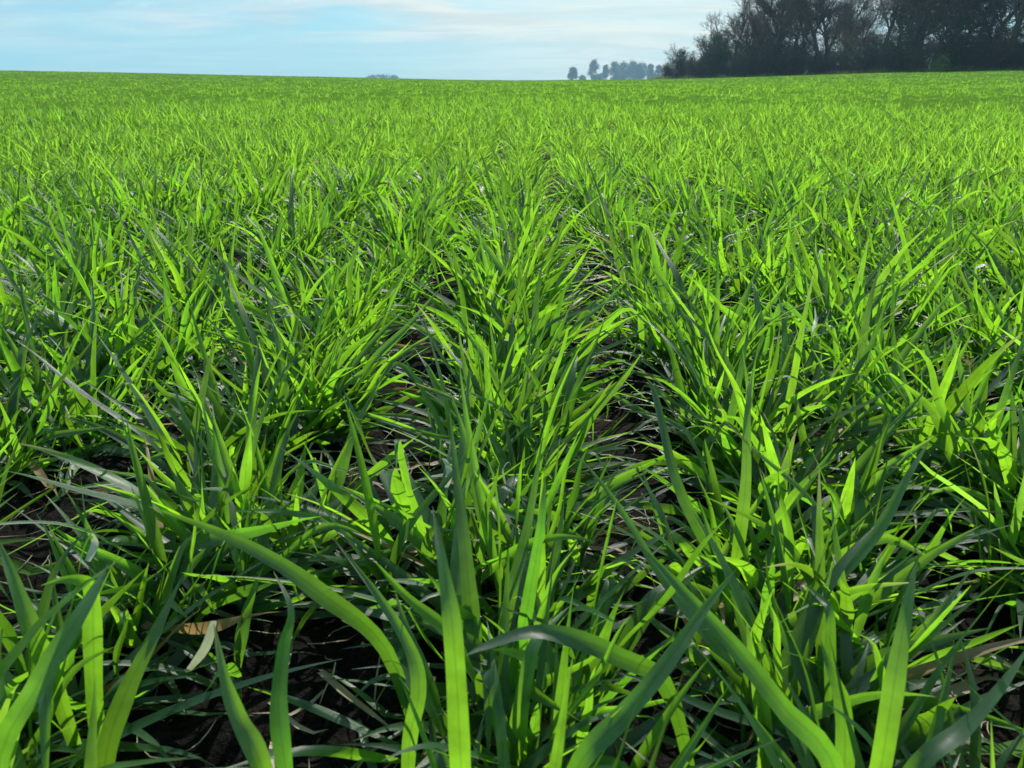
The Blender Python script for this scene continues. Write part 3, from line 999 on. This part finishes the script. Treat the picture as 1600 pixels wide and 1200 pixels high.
# ------------------------------------------------------------------ far trees on the horizon
def grow_far(seed, H, W, n, clumps, leaf, bare=.35):
    r = np.random.default_rng(seed)
    tr, fo = TB(), TB()
    pts = [np.array([0, 0, -.5])]
    for k in range(6):
        pts.append(pts[-1] + np.array([r.normal(0, .25), r.normal(0, .25), H * .88 / 6]))
    tr.poly(pts, np.linspace(H * .018, H * .004, 7), 6)
    for k in range(clumps):
        zf = r.uniform(bare, 1.0)
        wz = W * .5 * math.sin(math.pi * (.22 + .66 * (zf - bare) / (1 - bare))) + .2
        a = r.uniform(0, 6.28); rad = wz * math.sqrt(r.random())
        c = np.array([math.cos(a) * rad, math.sin(a) * rad, zf * H * .95])
        i = min(5, int(zf * 5.2))
        tr.poly([pts[i], (pts[i] + c) / 2 + np.array([0, 0, .2]), c], np.array([.10, .06, .03]) * H / 18, 4)
        m = int(n / clumps * r.uniform(.6, 1.4))
        C = c + r.normal(0, 1, (m, 3)) * np.array([.09, .09, .09]) * W * r.uniform(.25, 1.4)
        fo.leaves(C, leaf, r)
    return tr.mesh('trunk', M_bark), fo.mesh('crown', M_fartree)


def at_ground(px, dist):
    a = math.atan((px - 825) / (F * 1.075))
    return dist * math.sin(a), dist * math.cos(a)


FT = [(893, 700, 12, 8, 16, 'small round tree standing apart at the left end of the far clump', .06),
      (925, 760, 21.5, 9.5, 20, 'tallest tree of the far hazy clump, with a dense upright crown', .04),
      (944, 770, 17.5, 6, 10, 'thin ragged tree right of the tallest one in the far clump', .25),
      (958, 760, 20, 10, 22, 'narrow dense blue-grey tree in the middle of the far clump', .06),
      (972, 780, 19, 15, 26, 'broad rounded tree at the heart of the far clump', .05),
      (986, 770, 20, 14, 26, 'domed tree just right of the broad one in the far clump', .06),
      (1000, 765, 18.5, 11, 16, 'gappy tree at the right of the far clump', .2),
      (1013, 745, 17, 7, 12, 'ragged tree near the right end of the far clump', .25),
      (1026, 740, 15, 8, 14, 'low tree next to the tip of the wood, in the far clump', .10)]
for q, (px, d, H, W, cl_, label, bare) in enumerate(FT):
    H, W, d = H * 1.12, W * 1.36, d * 1.42
    kind = grow_far(300 + q, H, W, 5200, cl_ * 4, .62, bare)
    x, y = at_ground(px, d)
    o = link('distant_tree', None, loc=(x, y, CAM_H - 1.8))
    for me, pn in zip(kind, ('trunk', 'crown')):
        link(pn, me, o)
    tag(o, label, 'tree', 'trees of the far hazy clump')
for q, (px, H, W, label) in enumerate(((577, 5.0, 9, 'left low rounded treetop peeping over the crest of the field'),
                                       (594, 6.2, 11, 'middle and highest low treetop peeping over the crest of the field'),
                                       (612, 4.8, 9, 'right low treetop peeping over the crest of the field'))):
    H, W = H * .68, W * 1.5
    kind = grow_far(330 + q, H, W, 1300, 14, .55, .3)
    x, y = at_ground(px, 1200)
    o = link('distant_tree', None, loc=(x, y, CAM_H + .2))
    for me, pn in zip(kind, ('trunk', 'crown')):
        link(pn, me, o)
    tag(o, label, 'tree', 'treetops over the crest')

for q, (px, H, W, label) in enumerate(((908, 4.5, 9, 'low scrub between the small round tree and the tallest tree of the far clump'),
                                       (936, 7, 14, 'low scrub under the thin ragged tree of the far clump'),
                                       (966, 8, 18, 'low scrub under the broad tree of the far clump'),
                                       (994, 7.5, 18, 'low scrub under the gappy tree of the far clump'),
                                       (1019, 7, 16, 'low scrub at the right end of the far clump, by the wood'))):
    kind = grow_far(350 + q, H, W, 2600, 40, .6, .02)
    x, y = at_ground(px, 1085)
    o = link('distant_bush', None, loc=(x, y, CAM_H - 1.5))
    for me, pn in zip(kind, ('stems', 'foliage')):
        link(pn, me, o)
    tag(o, label, 'bush', 'scrub of the far hazy clump')


def verge():
    n = 9000
    y = rng.uniform(58, 166, n)
    x = edge_x(y) + rng.normal(-.6, .7, n)
    h = .25 + .75 * vnoise(x / 2.5, y / 2.5, 31) ** 2
    V, A = blades(np.stack([x, y, terrain(x, y)], -1), rng.uniform(0, 6.28, n), np.abs(rng.normal(.2, .2, n)), np.abs(rng.normal(.6, .4, n)),
                  h * rng.uniform(.6, 1.3, n), rng.uniform(.03, .07, n), nseg=3, ncross=2, floor=False)
    return link('rough_grass', make_mesh('rough_grass', V.reshape(-1, 3), strip_faces(n, 3, 2), M_verge, A.reshape(-1, 3)))


M_verge = leaf_material('rough_verge_grass', (0.06, 0.10, 0.03), (0.16, 0.14, 0.06), (0.16, 0.3, 0.05), (0.28, 0.28, 0.10), tip_amt=0.0, veins=False, gloss=0.1, rough=.8)
tag(verge(), 'rough tufty grass margin along the foot of the wood', 'rough grass', kind='stuff')

# the light green bush at the foot of the wood, and the rough grass verge
place(lime_kind, 'green_bush', ('stems', 'foliage'), 44.6, 93, 1.35, .4, 'small fresh green bush in front of the dark wood on the right', 'bush', None)


# ------------------------------------------------------------------ haze
def haze():
    m, t, out = mat('pale_haze')
    v = node(t, 'ShaderNodeVolumePrincipled')
    v.inputs['Color'].default_value = (0.50, 0.80, 1.0, 1)
    v.inputs['Density'].default_value = HAZE
    v.inputs['Anisotropy'].default_value = 0.0
    t.links.new(v.outputs[0], out.inputs['Volume'])
    m.volume_intersection_method = 'FAST' if hasattr(m, 'volume_intersection_method') else None
    x0, x1, y0, y1, z0, z1 = -1530, 1530, -1530, 1530, -16, 44
    V = [(x, y, z) for x in (x0, x1) for y in (y0, y1) for z in (z0, z1)]
    Q = [(0, 1, 3, 2), (4, 6, 7, 5), (0, 4, 5, 1), (2, 3, 7, 6), (0, 2, 6, 4), (1, 5, 7, 3)]
    o = link('haze', make_mesh('haze', V, Q, m, smooth=False))
    return tag(o, 'thin pale haze over the far end of the field', 'haze', kind='stuff')


HAZE = 0.0004
tag_h = haze()
